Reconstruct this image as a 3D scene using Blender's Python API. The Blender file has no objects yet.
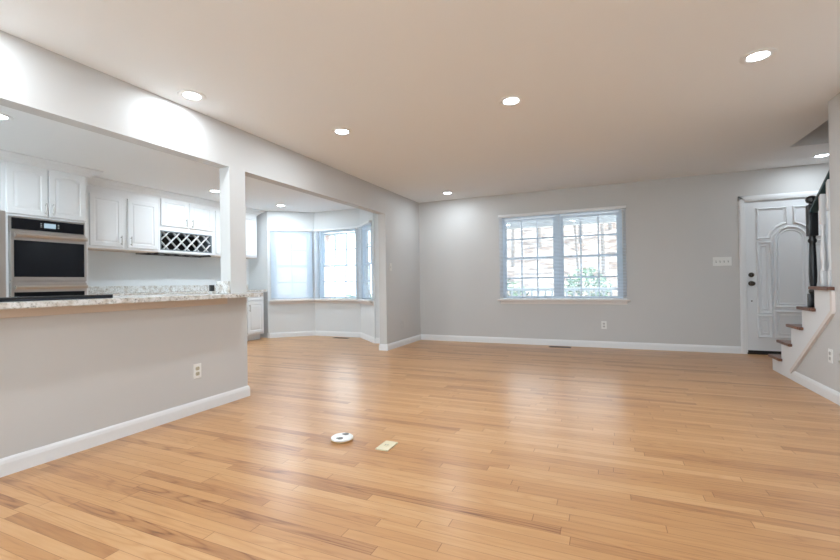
import bpy, bmesh, math, random
from mathutils import Vector, Matrix
random.seed(7)
PI = math.pi
S = bpy.context.scene
COL = S.collection

# ------------------------------------------------------------------ camera
F_PX, YAW, PITCH, ROLL = 422.35, 0.411857, 0.00601, -0.01535
CAM = Vector((3.0188, -6.9036, 1.0180))
fw = Vector((-math.sin(YAW)*math.cos(PITCH), math.cos(YAW)*math.cos(PITCH), math.sin(PITCH)))
r0 = Vector((math.cos(YAW), math.sin(YAW), 0)); u0 = r0.cross(fw)
rt = r0*math.cos(ROLL)+u0*math.sin(ROLL); up = -r0*math.sin(ROLL)+u0*math.cos(ROLL)
cd = bpy.data.cameras.new('camera'); cam = bpy.data.objects.new('camera', cd); COL.objects.link(cam)
cd.sensor_width = 36; cd.sensor_fit = 'HORIZONTAL'; cd.lens = F_PX/840*36; cd.clip_start = .05; cd.clip_end = 300
M = Matrix((rt, up, -fw)).transposed().to_4x4(); M.translation = CAM
cam.matrix_world = M
S.camera = cam

# ------------------------------------------------------------------ light
W = bpy.data.worlds.new('sky'); S.world = W; W.use_nodes = True
nt = W.node_tree; bg = nt.nodes['Background']
bg.inputs['Color'].default_value = (.80, .90, 1.0, 1)
bg.inputs['Strength'].default_value = 3.3
sd = bpy.data.lights.new('sun', 'SUN'); sd.energy = 8.0; sd.angle = .02; sd.color = (1, .95, .88)
sun = bpy.data.objects.new('sun', sd); COL.objects.link(sun)
sun.rotation_euler = Vector((-.8, -.12, -1.0)).to_track_quat('-Z', 'Y').to_euler()
LAMP = 9.0
LAMP_COL = (.82, .92, 1.0)
LAMP_COL_K = (.80, .92, 1.0)
S.view_settings.view_transform = 'Standard'; S.view_settings.look = 'None'
S.view_settings.exposure = 0.88; S.view_settings.gamma = 1.0; S.view_settings.use_curve_mapping = False

# ------------------------------------------------------------------ materials
def mat(name, col=(.8, .8, .8), rough=.5, metal=0, spec=.5):
    m = bpy.data.materials.new(name); m.use_nodes = True
    b = m.node_tree.nodes['Principled BSDF']
    b.inputs['Base Color'].default_value = (*col, 1); b.inputs['Roughness'].default_value = rough
    b.inputs['Metallic'].default_value = metal; b.inputs['Specular IOR Level'].default_value = spec
    return m
def N(m, t, **k):
    n = m.node_tree.nodes.new(t)
    for a, v in k.items(): setattr(n, a, v)
    return n
def L(m, a, b): m.node_tree.links.new(a, b)
def BS(m): return m.node_tree.nodes['Principled BSDF']
def bump(m, scale, strength, dist=.002, detail=3):
    t = N(m, 'ShaderNodeTexCoord'); n = N(m, 'ShaderNodeTexNoise'); n.inputs['Scale'].default_value = scale; n.inputs['Detail'].default_value = detail
    b = N(m, 'ShaderNodeBump'); b.inputs['Strength'].default_value = strength; b.inputs['Distance'].default_value = dist
    L(m, t.outputs['Object'], n.inputs['Vector']); L(m, n.outputs['Fac'], b.inputs['Height']); L(m, b.outputs['Normal'], BS(m).inputs['Normal'])
def ramp(m, stops):
    r = N(m, 'ShaderNodeValToRGB'); e = r.color_ramp.elements
    while len(e) < len(stops): e.new(.5)
    for x, (p, c) in zip(e, stops): x.position = p; x.color = (*c, 1)
    return r
def noisecol(m, scale, stops, detail=4, vec='Object', mapscale=None):
    t = N(m, 'ShaderNodeTexCoord'); n = N(m, 'ShaderNodeTexNoise'); n.inputs['Scale'].default_value = scale; n.inputs['Detail'].default_value = detail
    src = t.outputs[vec]
    if mapscale:
        mp = N(m, 'ShaderNodeMapping'); mp.inputs['Scale'].default_value = mapscale; L(m, src, mp.inputs['Vector']); src = mp.outputs['Vector']
    r = ramp(m, stops); L(m, src, n.inputs['Vector']); L(m, n.outputs['Fac'], r.inputs['Fac']); L(m, r.outputs['Color'], BS(m).inputs['Base Color'])
    return r

m_wall = mat('greige_wall_paint', (.595, .588, .578), .55, spec=.3); bump(m_wall, 140, .08, .001)
m_ceil = mat('ceiling_paint', (.865, .875, .88), .8, spec=.2); bump(m_ceil, 180, .08, .001)
m_trim = mat('white_trim_paint', (.80, .81, .82), .35); bump(m_trim, 60, .02, .001)
m_cab = mat('white_cabinet_paint', (.80, .815, .83), .4); bump(m_cab, 90, .03, .001)
m_door = mat('white_door_paint', (.76, .78, .80), .4); bump(m_door, 60, .03, .001)
m_sill = mat('sill_paint', (.76, .70, .66), .4); bump(m_sill, 60, .02, .001)
m_nick = mat('brushed_nickel', (.55, .54, .52), .3, 1)
m_steel = mat('stainless_steel', (.60, .585, .57), .28, 1)
bump(m_steel, 30, .02, .001)
m_fridge = mat('fridge_steel', (.50, .46, .43), .38, 1); bump(m_fridge, 30, .02, .001)
m_glassblk = mat('black_oven_glass', (.008, .009, .012), .05, spec=.25)
m_black = mat('black_enamel', (.012, .012, .013), .35)
m_cook = mat('cooktop_glass', (.02, .025, .035), .12)
m_darkgap = mat('dark_interior', (.02, .02, .022), .7)
m_bronze = mat('dark_bronze', (.10, .085, .07), .35, .8)
m_newel = mat('black_satin_paint', (.012, .013, .015), .3)
m_rail = mat('dark_rail_lacquer', (.045, .08, .088), .22)
m_plate = mat('white_plastic', (.82, .82, .80), .35)
m_plate2 = mat('grey_plastic_holes', (.16, .15, .14), .5)
m_almond = mat('almond_plastic', (.72, .64, .45), .4)
m_lens = mat('lamp_lens', (.9, .9, .9), .4)
BS(m_lens).inputs['Emission Color'].default_value = (*LAMP_COL, 1); BS(m_lens).inputs['Emission Strength'].default_value = 14
m_disp = mat('oven_display', (.2, .25, .3), .2)
BS(m_disp).inputs['Emission Color'].default_value = (.5, .68, .8, 1); BS(m_disp).inputs['Emission Strength'].default_value = .35
m_ring = mat('lamp_ring_white', (.85, .85, .84), .4)
m_cleat = mat('tan_wood_and_bounce', (.66, .56, .47), .5); bump(m_cleat, 60, .03, .001)  # tan includes warm floor bounce on the bar board; also colours light wood strips
m_rackgrey = mat('grey_rack_lining', (.16, .19, .21), .5)
m_wallplate_grey = mat('grey_button', (.35, .37, .38), .5)
m_slat = mat('blind_slat', (.86, .90, .94), .4)
tr = N(m_slat, 'ShaderNodeBsdfTranslucent'); tr.inputs['Color'].default_value = (.8, .9, 1, 1)
mx = N(m_slat, 'ShaderNodeMixShader'); mx.inputs[0].default_value = .5
L(m_slat, BS(m_slat).outputs[0], mx.inputs[1]); L(m_slat, tr.outputs[0], mx.inputs[2]); L(m_slat, mx.outputs[0], m_slat.node_tree.nodes['Material Output'].inputs['Surface'])
m_vinyl = mat('window_vinyl', (.80, .88, .95), .4)
# window glass: see-through with a fresnel reflection
m_glass = bpy.data.materials.new('window_glass'); m_glass.use_nodes = True
g = m_glass.node_tree; g.nodes.remove(g.nodes['Principled BSDF'])
tp = g.nodes.new('ShaderNodeBsdfTransparent'); tp.inputs[0].default_value = (.95, .98, .98, 1); gl = g.nodes.new('ShaderNodeBsdfGlossy'); gl.inputs['Roughness'].default_value = .02
lw = g.nodes.new('ShaderNodeLayerWeight'); pw = g.nodes.new('ShaderNodeMath'); pw.operation = 'POWER'; pw.inputs[1].default_value = 5; g.links.new(lw.outputs['Facing'], pw.inputs[0])
fr = g.nodes.new('ShaderNodeMath'); fr.operation = 'MULTIPLY_ADD'; fr.inputs[1].default_value = .9; fr.inputs[2].default_value = .03; g.links.new(pw.outputs[0], fr.inputs[0]); mg = g.nodes.new('ShaderNodeMixShader')
g.links.new(fr.outputs[0], mg.inputs[0]); g.links.new(tp.outputs[0], mg.inputs[1]); g.links.new(gl.outputs[0], mg.inputs[2]); g.links.new(mg.outputs[0], g.nodes['Material Output'].inputs['Surface'])

# granite
m_gran = mat('speckled_granite', (.7, .68, .65), .18)
t = N(m_gran, 'ShaderNodeTexCoord')
n1 = N(m_gran, 'ShaderNodeTexNoise'); n1.inputs['Scale'].default_value = 60; n1.inputs['Detail'].default_value = 6; n1.inputs['Roughness'].default_value = .7
n2 = N(m_gran, 'ShaderNodeTexNoise'); n2.inputs['Scale'].default_value = 16; n2.inputs['Detail'].default_value = 5
r1 = ramp(m_gran, [(.30, (.05, .05, .055)), (.37, (.34, .33, .32)), (.44, (.66, .65, .62)), (.58, (.78, .78, .77))])
r2 = ramp(m_gran, [(.35, (.62, .52, .42)), (.55, (1, 1, 1))])
mm = N(m_gran, 'ShaderNodeMix', data_type='RGBA', blend_type='MULTIPLY'); mm.inputs[0].default_value = .6
for n_ in (n1, n2): L(m_gran, t.outputs['Object'], n_.inputs['Vector'])
L(m_gran, n1.outputs['Fac'], r1.inputs[0]); L(m_gran, n2.outputs['Fac'], r2.inputs[0]); L(m_gran, r1.outputs[0], mm.inputs[6]); L(m_gran, r2.outputs[0], mm.inputs[7]); L(m_gran, mm.outputs[2], BS(m_gran).inputs['Base Color'])

def wood(name, plank_w, plank_l, stops, rough, axis='X', gap=True):
    """strip oak: rows of random-length boards, each with its own tone, grain and cathedral figure"""
    m = mat(name, (.5, .3, .15), rough)
    def math_(op, a, b=None, c=None):
        n = N(m, 'ShaderNodeMath', operation=op)
        for i, v in enumerate((a, b, c)):
            if v is None: continue
            if hasattr(v, 'is_linked'): L(m, v, n.inputs[i])
            else: n.inputs[i].default_value = v
        return n.outputs[0]
    tc = N(m, 'ShaderNodeTexCoord'); sp = N(m, 'ShaderNodeSeparateXYZ'); L(m, tc.outputs['Object'], sp.inputs[0])
    X, Y = (sp.outputs['X'], sp.outputs['Y']) if axis == 'X' else (sp.outputs['Y'], sp.outputs['X'])
    v = math_('DIVIDE', Y, plank_w); row = math_('FLOOR', v)
    wn = N(m, 'ShaderNodeTexWhiteNoise', noise_dimensions='1D'); L(m, row, wn.inputs['W'])
    ln = math_('MULTIPLY_ADD', wn.outputs['Value'], plank_l*.9, plank_l*.55)
    wn0 = N(m, 'ShaderNodeTexWhiteNoise', noise_dimensions='1D'); L(m, math_('ADD', row, 51.3), wn0.inputs['W'])
    uu = math_('DIVIDE', math_('MULTIPLY_ADD', wn0.outputs['Value'], 9.0, X), ln); colm = math_('FLOOR', uu)
    cid = N(m, 'ShaderNodeCombineXYZ'); L(m, row, cid.inputs[0]); L(m, colm, cid.inputs[1])
    w2 = N(m, 'ShaderNodeTexWhiteNoise', noise_dimensions='3D'); L(m, cid.outputs[0], w2.inputs['Vector'])
    # grain coordinates, shifted per board
    cg = N(m, 'ShaderNodeCombineXYZ')
    L(m, math_('MULTIPLY_ADD', w2.outputs['Value'], 37.0, math_('MULTIPLY', X, 1.6)), cg.inputs[0]); L(m, math_('MULTIPLY', Y, 26.0), cg.inputs[1]); L(m, math_('MULTIPLY', w2.outputs['Value'], 91.0), cg.inputs[2])
    gn = N(m, 'ShaderNodeTexNoise'); gn.inputs['Scale'].default_value = 2.2; gn.inputs['Detail'].default_value = 6; gn.inputs['Roughness'].default_value = .62; L(m, cg.outputs[0], gn.inputs['Vector'])
    # cathedral figure: contour lines of a slow noise stretched along the board
    cf = N(m, 'ShaderNodeCombineXYZ')
    L(m, math_('MULTIPLY_ADD', w2.outputs['Value'], 53.0, math_('MULTIPLY', X, 1.1)), cf.inputs[0]); L(m, math_('MULTIPLY', Y, 11.0), cf.inputs[1]); L(m, math_('MULTIPLY', w2.outputs['Value'], 17.0), cf.inputs[2])
    fn = N(m, 'ShaderNodeTexNoise'); fn.inputs['Scale'].default_value = 1.0; fn.inputs['Detail'].default_value = 1.5; fn.inputs['Roughness'].default_value = .35; L(m, cf.outputs[0], fn.inputs['Vector'])
    ct = math_('MULTIPLY', math_('ABSOLUTE', math_('SUBTRACT', math_('FRACT', math_('MULTIPLY', fn.outputs['Fac'], 11.0)), .5)), 2.0)
    ct = math_('POWER', ct, 2.5)
    fm = math_('MULTIPLY', ct, math_('MULTIPLY_ADD', wn.outputs['Value'], .8, .35))
    tone = math_('ADD', math_('MULTIPLY', math_('POWER', w2.outputs['Value'], .75), .52), math_('MULTIPLY', gn.outputs['Fac'], .48))
    tone = math_('SUBTRACT', tone, math_('MULTIPLY', fm, .21))
    r = ramp(m, stops); L(m, tone, r.inputs['Fac'])
    out = r.outputs[0]
    if gap:
        fy = math_('FRACT', v); fx = math_('FRACT', uu)
        ey = math_('LESS_THAN', math_('MINIMUM', fy, math_('SUBTRACT', 1.0, fy)), .016)
        ex = math_('LESS_THAN', math_('MULTIPLY', math_('MINIMUM', fx, math_('SUBTRACT', 1.0, fx)), ln), .0016)
        e = math_('MAXIMUM', ey, ex)
        dk = N(m, 'ShaderNodeMix', data_type='RGBA', blend_type='MULTIPLY'); dk.inputs[7].default_value = (.55, .45, .38, 1)
        L(m, e, dk.inputs[0]); L(m, out, dk.inputs[6]); out = dk.outputs[2]
    L(m, out, BS(m).inputs['Base Color'])
    rr = math_('MULTIPLY_ADD', gn.outputs['Fac'], .12, rough-.06); L(m, rr, BS(m).inputs['Roughness'])
    b = N(m, 'ShaderNodeBump'); b.inputs['Strength'].default_value = .05; b.inputs['Distance'].default_value = .002; L(m, gn.outputs['Fac'], b.inputs['Height']); L(m, b.outputs['Normal'], BS(m).inputs['Normal'])
    return m
OAK = [(.02, (.20, .082, .036)), (.16, (.36, .165, .070)), (.36, (.50, .257, .108)), (.60, (.56, .303, .133)), (.90, (.64, .385, .195))]
m_floor = wood('oak_strip_floor', .057, 1.1, OAK, .30)
m_tread = wood('stained_oak_tread', .12, 3.0, [(.1, (.05, .018, .010)), (.5, (.11, .042, .022)), (.9, (.19, .075, .038))], .3, axis='Y', gap=False)

# outdoors
m_leaf = mat('leaf_litter_ground', (.5, .4, .35), .95, spec=.1); noisecol(m_leaf, 2.2, [(.3, (.13, .095, .082)), (.48, (.22, .18, .16)), (.6, (.34, .31, .29)), (.72, (.15, .18, .125))], 8)
m_lawn = mat('pale_lawn', (.5, .55, .42), .95, spec=.1); noisecol(m_lawn, 1.5, [(.3, (.22, .30, .16)), (.6, (.38, .40, .28))], 8)
m_bark = mat('grey_bark', (.24, .21, .195), .9); bump(m_bark, 12, .5, .02)
m_green = mat('green_foliage', (.30, .48, .30), .8); noisecol(m_green, 5, [(.3, (.05, .12, .075)), (.7, (.13, .22, .125))])
m_brick = mat('pale_brick', (.6, .42, .36), .9)
bt = N(m_brick, 'ShaderNodeTexBrick'); bt.inputs['Scale'].default_value = 4; bt.inputs['Color1'].default_value = (.50, .33, .27, 1); bt.inputs['Color2'].default_value = (.44, .28, .23, 1); bt.inputs['Mortar'].default_value = (.72, .66, .62, 1)
tcb = N(m_brick, 'ShaderNodeTexCoord'); mpb = N(m_brick, 'ShaderNodeMapping'); mpb.inputs['Rotation'].default_value = (PI/2, 0, 0); L(m_brick, tcb.outputs['Object'], mpb.inputs[0]); L(m_brick, mpb.outputs[0], bt.inputs['Vector']); L(m_brick, bt.outputs['Color'], BS(m_brick).inputs['Base Color'])
m_roof = mat('grey_shingle', (.28, .29, .31), .9); bump(m_roof, 30, .4, .01)
m_porch = mat('porch_white', (.78, .82, .86), .5); bump(m_porch, 40, .05, .001)
m_deck = mat('porch_deck_grey', (.5, .5, .5), .7); bump(m_deck, 40, .1, .001)

# ------------------------------------------------------------------ mesh helpers
class MB:
    def __init__(s, origin=(0, 0, 0), mtx=None):
        s.bm = bmesh.new(); s.o = Vector(origin); s.m = mtx or Matrix.Identity(4)
    def _v(s, p): return s.bm.verts.new((s.m @ Vector(p)) - s.o)
    def face(s, pts): return s.bm.faces.new([s._v(p) for p in pts])
    def box(s, x0, x1, y0, y1, z0, z1, bev=0):
        vs = [s._v((x, y, z)) for z in (z0, z1) for y in (y0, y1) for x in (x0, x1)]
        fs = [s.bm.faces.new([vs[i] for i in q]) for q in ((0, 2, 3, 1), (4, 5, 7, 6), (0, 1, 5, 4), (2, 6, 7, 3), (0, 4, 6, 2), (1, 3, 7, 5))]
        if bev:
            es = list({e for f in fs for e in f.edges})
            bmesh.ops.bevel(s.bm, geom=es, offset=bev, segments=2, affect='EDGES', profile=.5)
        return s
    def prism(s, poly, a, b, f):
        """poly: 2-D outline, f(p, h): its place in 3-D"""
        A = [s._v(f(p, a)) for p in poly]; B = [s._v(f(p, b)) for p in poly]; n = len(poly)
        s.bm.faces.new(A[::-1]); s.bm.faces.new(B)
        for i in range(n): s.bm.faces.new((A[i], A[(i+1) % n], B[(i+1) % n], B[i]))
        return s
    def tube(s, p0, p1, r0, r1=None, n=12):
        r1 = r0 if r1 is None else r1
        p0, p1 = Vector(p0), Vector(p1); d = (p1-p0).normalized()
        a = d.orthogonal().normalized(); b = d.cross(a)
        A = [s._v(p0+(a*math.cos(2*PI*i/n)+b*math.sin(2*PI*i/n))*r0) for i in range(n)]
        B = [s._v(p1+(a*math.cos(2*PI*i/n)+b*math.sin(2*PI*i/n))*r1) for i in range(n)]
        s.bm.faces.new(A[::-1]); s.bm.faces.new(B)
        for i in range(n): s.bm.faces.new((A[i], A[(i+1) % n], B[(i+1) % n], B[i]))
        return s
    def lathe(s, prof, c, n=24, axis='z', cap=True):
        c = Vector(c); rings = []
        for r, h in prof:
            ring = []
            for i in range(n):
                a = 2*PI*i/n; x, y = r*math.cos(a), r*math.sin(a)
                p = {'z': (x, y, h), 'y': (x, h, y), 'x': (h, x, y)}[axis]
                ring.append(s._v(c+Vector(p)))
            rings.append(ring)
        for A, B in zip(rings, rings[1:]):
            for i in range(n): s.bm.faces.new((A[i], A[(i+1) % n], B[(i+1) % n], B[i]))
        if cap: s.bm.faces.new(rings[0][::-1]); s.bm.faces.new(rings[-1])
        return s
    def loops(s, L_, close=True):
        R = [[s._v(p) for p in l] for l in L_]; n = len(R[0])
        for A, B in zip(R, R[1:]):
            for i in range(n): s.bm.faces.new((A[i], A[(i+1) % n], B[(i+1) % n], B[i]))
        if close: s.bm.faces.new(R[-1]); s.bm.faces.new(R[0][::-1])
        return s
    def mould(s, path, w, h, f, sec=((-.5, 0), (-.38, .7), (-.12, 1), (.12, .55), (.34, .45), (.5, 0))):
        """closed moulding along a 2-D path; f(u, v, height)"""
        n = len(path); R = []
        for i in range(n):
            p, a, b = Vector(path[i]), Vector(path[i-1]), Vector(path[(i+1) % n])
            d0, d1 = (p-a).normalized(), (b-p).normalized(); n0, n1 = Vector((-d0.y, d0.x)), Vector((-d1.y, d1.x))
            nn = (n0+n1); nn = nn/max(.3, nn.dot(n0)) if nn.length > .01 else n0
            R.append([s._v(f(p.x+nn.x*o*w, p.y+nn.y*o*w, k*h)) for o, k in sec])
        for i in range(n):
            A, B = R[i], R[(i+1) % n]
            for k in range(len(sec)-1): s.bm.faces.new((A[k], A[k+1], B[k+1], B[k]))
        return s
    def build(s, name, m, parent=None, smooth=False):
        bmesh.ops.recalc_face_normals(s.bm, faces=s.bm.faces)
        me = bpy.data.meshes.new(name); s.bm.to_mesh(me); s.bm.free()
        me.materials.append(m)
        if smooth:
            for p in me.polygons: p.use_smooth = True
            try: me.set_sharp_from_angle(angle=math.radians(40))
            except Exception: pass
        o = bpy.data.objects.new(name, me); COL.objects.link(o)
        if parent: o.parent = parent
        else: o.location = s.o
        return o
def tag(o, label, cat, group=None, kind=None):
    o['label'] = label; o['category'] = cat
    if group: o['group'] = group
    if kind: o['kind'] = kind
    return o
def empty(name, loc, label, cat, group=None, kind=None, rz=0):
    o = bpy.data.objects.new(name, None); COL.objects.link(o); o.location = loc; o.rotation_euler.z = rz; o.empty_display_size = .1
    return tag(o, label, cat, group, kind)
def struct(name, mb, m, label, cat, smooth=False):
    return tag(mb.build(name, m, None, smooth), label, cat, kind='structure')
def copy_tree(o, parent=None):
    c = o.copy(); COL.objects.link(c)
    if parent: c.parent = parent
    for ch in list(o.children): copy_tree(ch, c)
    return c

# ------------------------------------------------------------------ room shell
H = 2.44; KX = -3.40; KY = -.64; RX = 4.71; FY = -9.4
struct('floor', MB().box(KX-.15, 5.95, FY-.15, .15, -.12, 0), m_floor, 'honey coloured oak strip floor running across the whole room', 'floor')
# ceiling with the stairwell opening
SX0, SX1, SY0, SY1 = 4.905, 5.80, -4.4, -1.03
c = MB()
c.box(KX-.15, SX0, FY-.15, .15, H, H+.25); c.box(SX0, 5.95, SY1, .15, H, H+.25); c.box(SX0, 5.95, FY-.15, SY0, H, H+.25); c.box(SX1, 5.95, SY0, SY1, H, H+.25)
struct('ceiling', c, m_ceil, 'smooth off white ceiling with recessed lights and a stairwell opening', 'ceiling')
c = MB()
c.box(SX0-.1, SX0, SY0-.1, SY1+.1, H+.25, 5.0); c.box(SX1, SX1+.1, SY0-.1, SY1+.1, H+.25, 5.0); c.box(SX0, SX1, SY1, SY1+.1, H+.25, 5.0); c.box(SX0, SX1, SY0-.1, SY0, H+.25, 5.0); c.box(SX0-.1, SX1+.1, SY0-.1, SY1+.1, 5.0, 5.1)
struct('wall_stairwell', c, m_wall, 'grey painted walls of the stairwell rising through the ceiling opening', 'wall')

m_tile = mat('pale_bounce_tile', (.66, .66, .65), .35)
bk = N(m_tile, 'ShaderNodeTexBrick'); bk.offset = 0; bk.inputs['Scale'].default_value = 1; bk.inputs['Brick Width'].default_value = .33; bk.inputs['Row Height'].default_value = .33; bk.inputs['Mortar Size'].default_value = .006
bk.inputs['Color1'].default_value = (.68, .68, .67, 1); bk.inputs['Color2'].default_value = (.63, .63, .62, 1); bk.inputs['Mortar'].default_value = (.45, .45, .44, 1)
tt_ = N(m_tile, 'ShaderNodeTexCoord'); L(m_tile, tt_.outputs['Object'], bk.inputs['Vector']); L(m_tile, bk.outputs['Color'], BS(m_tile).inputs['Base Color'])
struct('floor_kitchen_bounce', MB().box(KX, -.12, FY, -4.17, 0, .006), m_tile, 'unseen pale tiled kitchen floor behind the half wall, added to bounce light', 'floor')  # unseen pale floor, added to bounce neutral light into the kitchen
# left wall: half wall, post, header beam, far piece
PY0, PY1, PJ, PT = -4.16, -3.982, -1.27, 2.066
c = MB()
c.box(-.12, 0, -7.3, PY1, 0, .912); c.box(-.12, 0, PY0, PY1, .912, PT); c.box(-.12, 0, FY, 0, PT, H); c.box(-.12, 0, PJ, 0, 0, PT); c.box(-.12, 0, FY, -7.3, 0, PT)
struct('wall_left', c, m_wall, 'greige left wall with the kitchen pass-through, slim post and open doorway', 'wall')
# back wall with window opening and door opening
WX0, WX1, WZ0, WZ1 = 1.49, 3.27, .725, 2.055
DX0, DX1, DZ = 4.745, 5.705, 2.035
c = MB()
c.box(-.12, WX0, 0, .14, 0, H); c.box(WX0, WX1, 0, .14, 0, WZ0); c.box(WX0, WX1, 0, .14, WZ1, H); c.box(WX1, DX0, 0, .14, 0, H); c.box(DX0, DX1, 0, .14, DZ, H); c.box(DX1, 5.95, 0, .14, 0, H)
struct('wall_back', c, m_wall, 'greige back wall with the double window and the front door', 'wall')
# right wall: drywall under the stair slope and full height towards the camera
RY = -2.42
c = MB()
poly = [(FY, 0), (-1.60, 0), (-1.60, .075), (-2.455, .725), (-2.455, .90), (RY, .90), (RY, H), (FY, H)]
c.prism(poly, RX, RX+.12, lambda p, h: (h, p[0], p[1]))
struct('wall_right', c, m_wall, 'greige right wall ending at the open staircase', 'wall')
struct('wall_stair_side', MB().box(5.80, 5.95, FY, 0, 0, H), m_wall, 'greige outer wall beyond the staircase', 'wall')
# front wall (behind the camera) with two unseen window openings added for daylight
c = MB()
ops = [(-3.0, -.5, .95, 2.10), (.5, 4.3, .05, 2.10)]; xs = KX-.15
for a, b, z0, z1 in ops:
    c.box(xs, a, FY-.15, FY, 0, H); c.box(a, b, FY-.15, FY, 0, z0); c.box(a, b, FY-.15, FY, z1, H); xs = b
c.box(xs, 5.95, FY-.15, FY, 0, H)
struct('wall_front', c, m_wall, 'greige front wall behind the viewer with two windows added for daylight', 'wall')
# kitchen walls and bay
m_kwall = mat('lightened_wall_paint', (.70, .72, .73), .5, spec=.3); bump(m_kwall, 140, .08, .001)  # paint lightened in place of more light on kitchen and nook walls
struct('wall_kitchen', MB().box(KX-.15, KX, FY, KY+.12, 0, H), m_kwall, 'pale kitchen wall behind the white cabinets', 'wall')
A, B_, C_, D_ = (-2.87, -.64), (-2.25, -.06), (-1.20, -.06), (-.58, -.64)
BZ0, BZ1 = .72, 2.055
def frame_mtx(P, Q):
    P, Q = Vector((*P, 0)), Vector((*Q, 0)); d = (Q-P).normalized(); n = Vector((-d.y, d.x, 0))  # n: outwards
    m = Matrix((d, n, Vector((0, 0, 1)))).transposed().to_4x4(); m.translation = P
    return m, (Q-P).length
c = MB()
c.box(KX, A[0], KY, KY+.12, 0, H); c.box(D_[0], -.12, KY, KY+.12, 0, H)
PANELS = []
for P, Q, mg_ in ((A, B_, (.10, .10)), (B_, C_, (.10, .10)), (C_, D_, (.10, .10))):
    m_, ln = frame_mtx(P, Q); PANELS.append((m_, ln, P, Q))
    c.m = m_
    a, b = mg_[0], ln-mg_[1]
    c.box(-.03, ln+.03, 0, .12, 0, BZ0); c.box(-.03, ln+.03, 0, .12, BZ1, H); c.box(-.03, a, 0, .12, BZ0, BZ1); c.box(b, ln+.03, 0, .12, BZ0, BZ1)
struct('wall_bay', c, m_kwall, 'greige bay wall, lightened in colour for daylight, of the breakfast nook with three windows', 'wall')

# baseboards
def base_profile(h): return [(0, 0), (.014, 0), (.014, h-.03), (.010, h-.012), (.006, h-.004), (.004, h), (0, h)]
def baseboard(name, runs, label, h=.097):
    """runs: lists of 2-D points; the room lies on the right-hand side of travel"""
    c = MB()
    for pts in runs:
        R = []; n = len(pts)
        for i, p in enumerate(pts):
            p = Vector(p)
            d0 = (p-Vector(pts[i-1])).normalized() if i > 0 else (Vector(pts[1])-p).normalized()
            d1 = (Vector(pts[i+1])-p).normalized() if i < n-1 else d0
            n0, n1 = Vector((d0.y, -d0.x)), Vector((d1.y, -d1.x)); nn = n0+n1; nn = nn/nn.dot(n0)
            R.append([c._v((p.x+nn.x*o, p.y+nn.y*o, z)) for o, z in base_profile(h)])
        for a, b in zip(R, R[1:]):
            k = len(a)
            for i in range(k): c.bm.faces.new((a[i], a[(i+1) % k], b[(i+1) % k], b[i]))
        c.bm.faces.new(R[0][::-1]); c.bm.faces.new(R[-1])
    return struct(name, c, m_trim, label, 'baseboard')
baseboard('baseboard_left', [[(0, -7.3), (0, PY1), (-.12, PY1)]], 'white baseboard along the half wall under the counter')
baseboard('baseboard_corner', [[(-.12, KY), (-.12, PJ), (0, PJ), (0, 0), (DX0-.067, 0)]], 'white baseboard round the far wall end and along the back wall')
baseboard('baseboard_bay', [[(-2.93, KY), A, B_, C_, D_, (-.12, KY)]], 'white baseboard following the bay under the nook windows')
baseboard('baseboard_right', [[(RX, -1.615), (RX, FY)]], 'white baseboard along the right wall beside the stairs')

# ------------------------------------------------------------------ windows
def window(name, mtx, x0, x1, z0, z1, gl_list, gz, ncol, label, zm, d0=.045, ncol_hint=3):
    """mtx: local x along the wall, y outwards; gl_list: glass x-ranges; gz: glass z-range; zm: meeting rail"""
    root = empty(name, mtx.translation, label, 'window', kind='structure'); root.matrix_world = mtx
    c = MB(); f = .035
    # frame filling the opening outside the sashes
    xs_ = [x0]
    c.box(x0, x1, d0-.02, d0+.09, z0, gz[0]-.045); c.box(x0, x1, d0-.02, d0+.09, gz[1]+.045, z1)
    edges = [x0] + [v for g_ in gl_list for v in (g_[0]-.04, g_[1]+.04)] + [x1]
    for i in range(0, len(edges), 2): c.box(edges[i], edges[i+1], d0-.02, d0+.09, gz[0]-.045, gz[1]+.045)
    c.build('window_frame', m_vinyl, root)
    for (a, b) in gl_list:
        for lo, hi, yy, nm in ((gz[0], zm-.014, d0, 'lower_sash'), (zm+.014, gz[1], d0+.035, 'upper_sash')):
            s = MB(); e = .04
            s.box(a-e, a, yy, yy+.03, lo-e*.7, hi+e*.7); s.box(b, b+e, yy, yy+.03, lo-e*.7, hi+e*.7)
            s.box(a, b, yy, yy+.03, lo-e*.7, lo); s.box(a, b, yy, yy+.03, hi, hi+e*.7)
            if nm == 'lower_sash': s.box((a+b)/2-.03, (a+b)/2+.03, yy-.014, yy, hi+.002, hi+.022, .004)
            so = s.build(nm, m_vinyl, root)
            g_ = MB(); g_.box(a, b, yy+.012, yy+.016, lo, hi); g_.build('glass_pane', m_glass, so)
            mu = MB()
            for k in range(1, ncol): x = a+(b-a)*k/ncol; mu.box(x-.010, x+.010, yy+.004, yy+.024, lo, hi)
            zz = (lo+hi)/2; mu.box(a, b, yy+.005, yy+.023, zz-.010, zz+.010)
            mu.build('muntin', m_vinyl, so)
    return root
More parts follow.
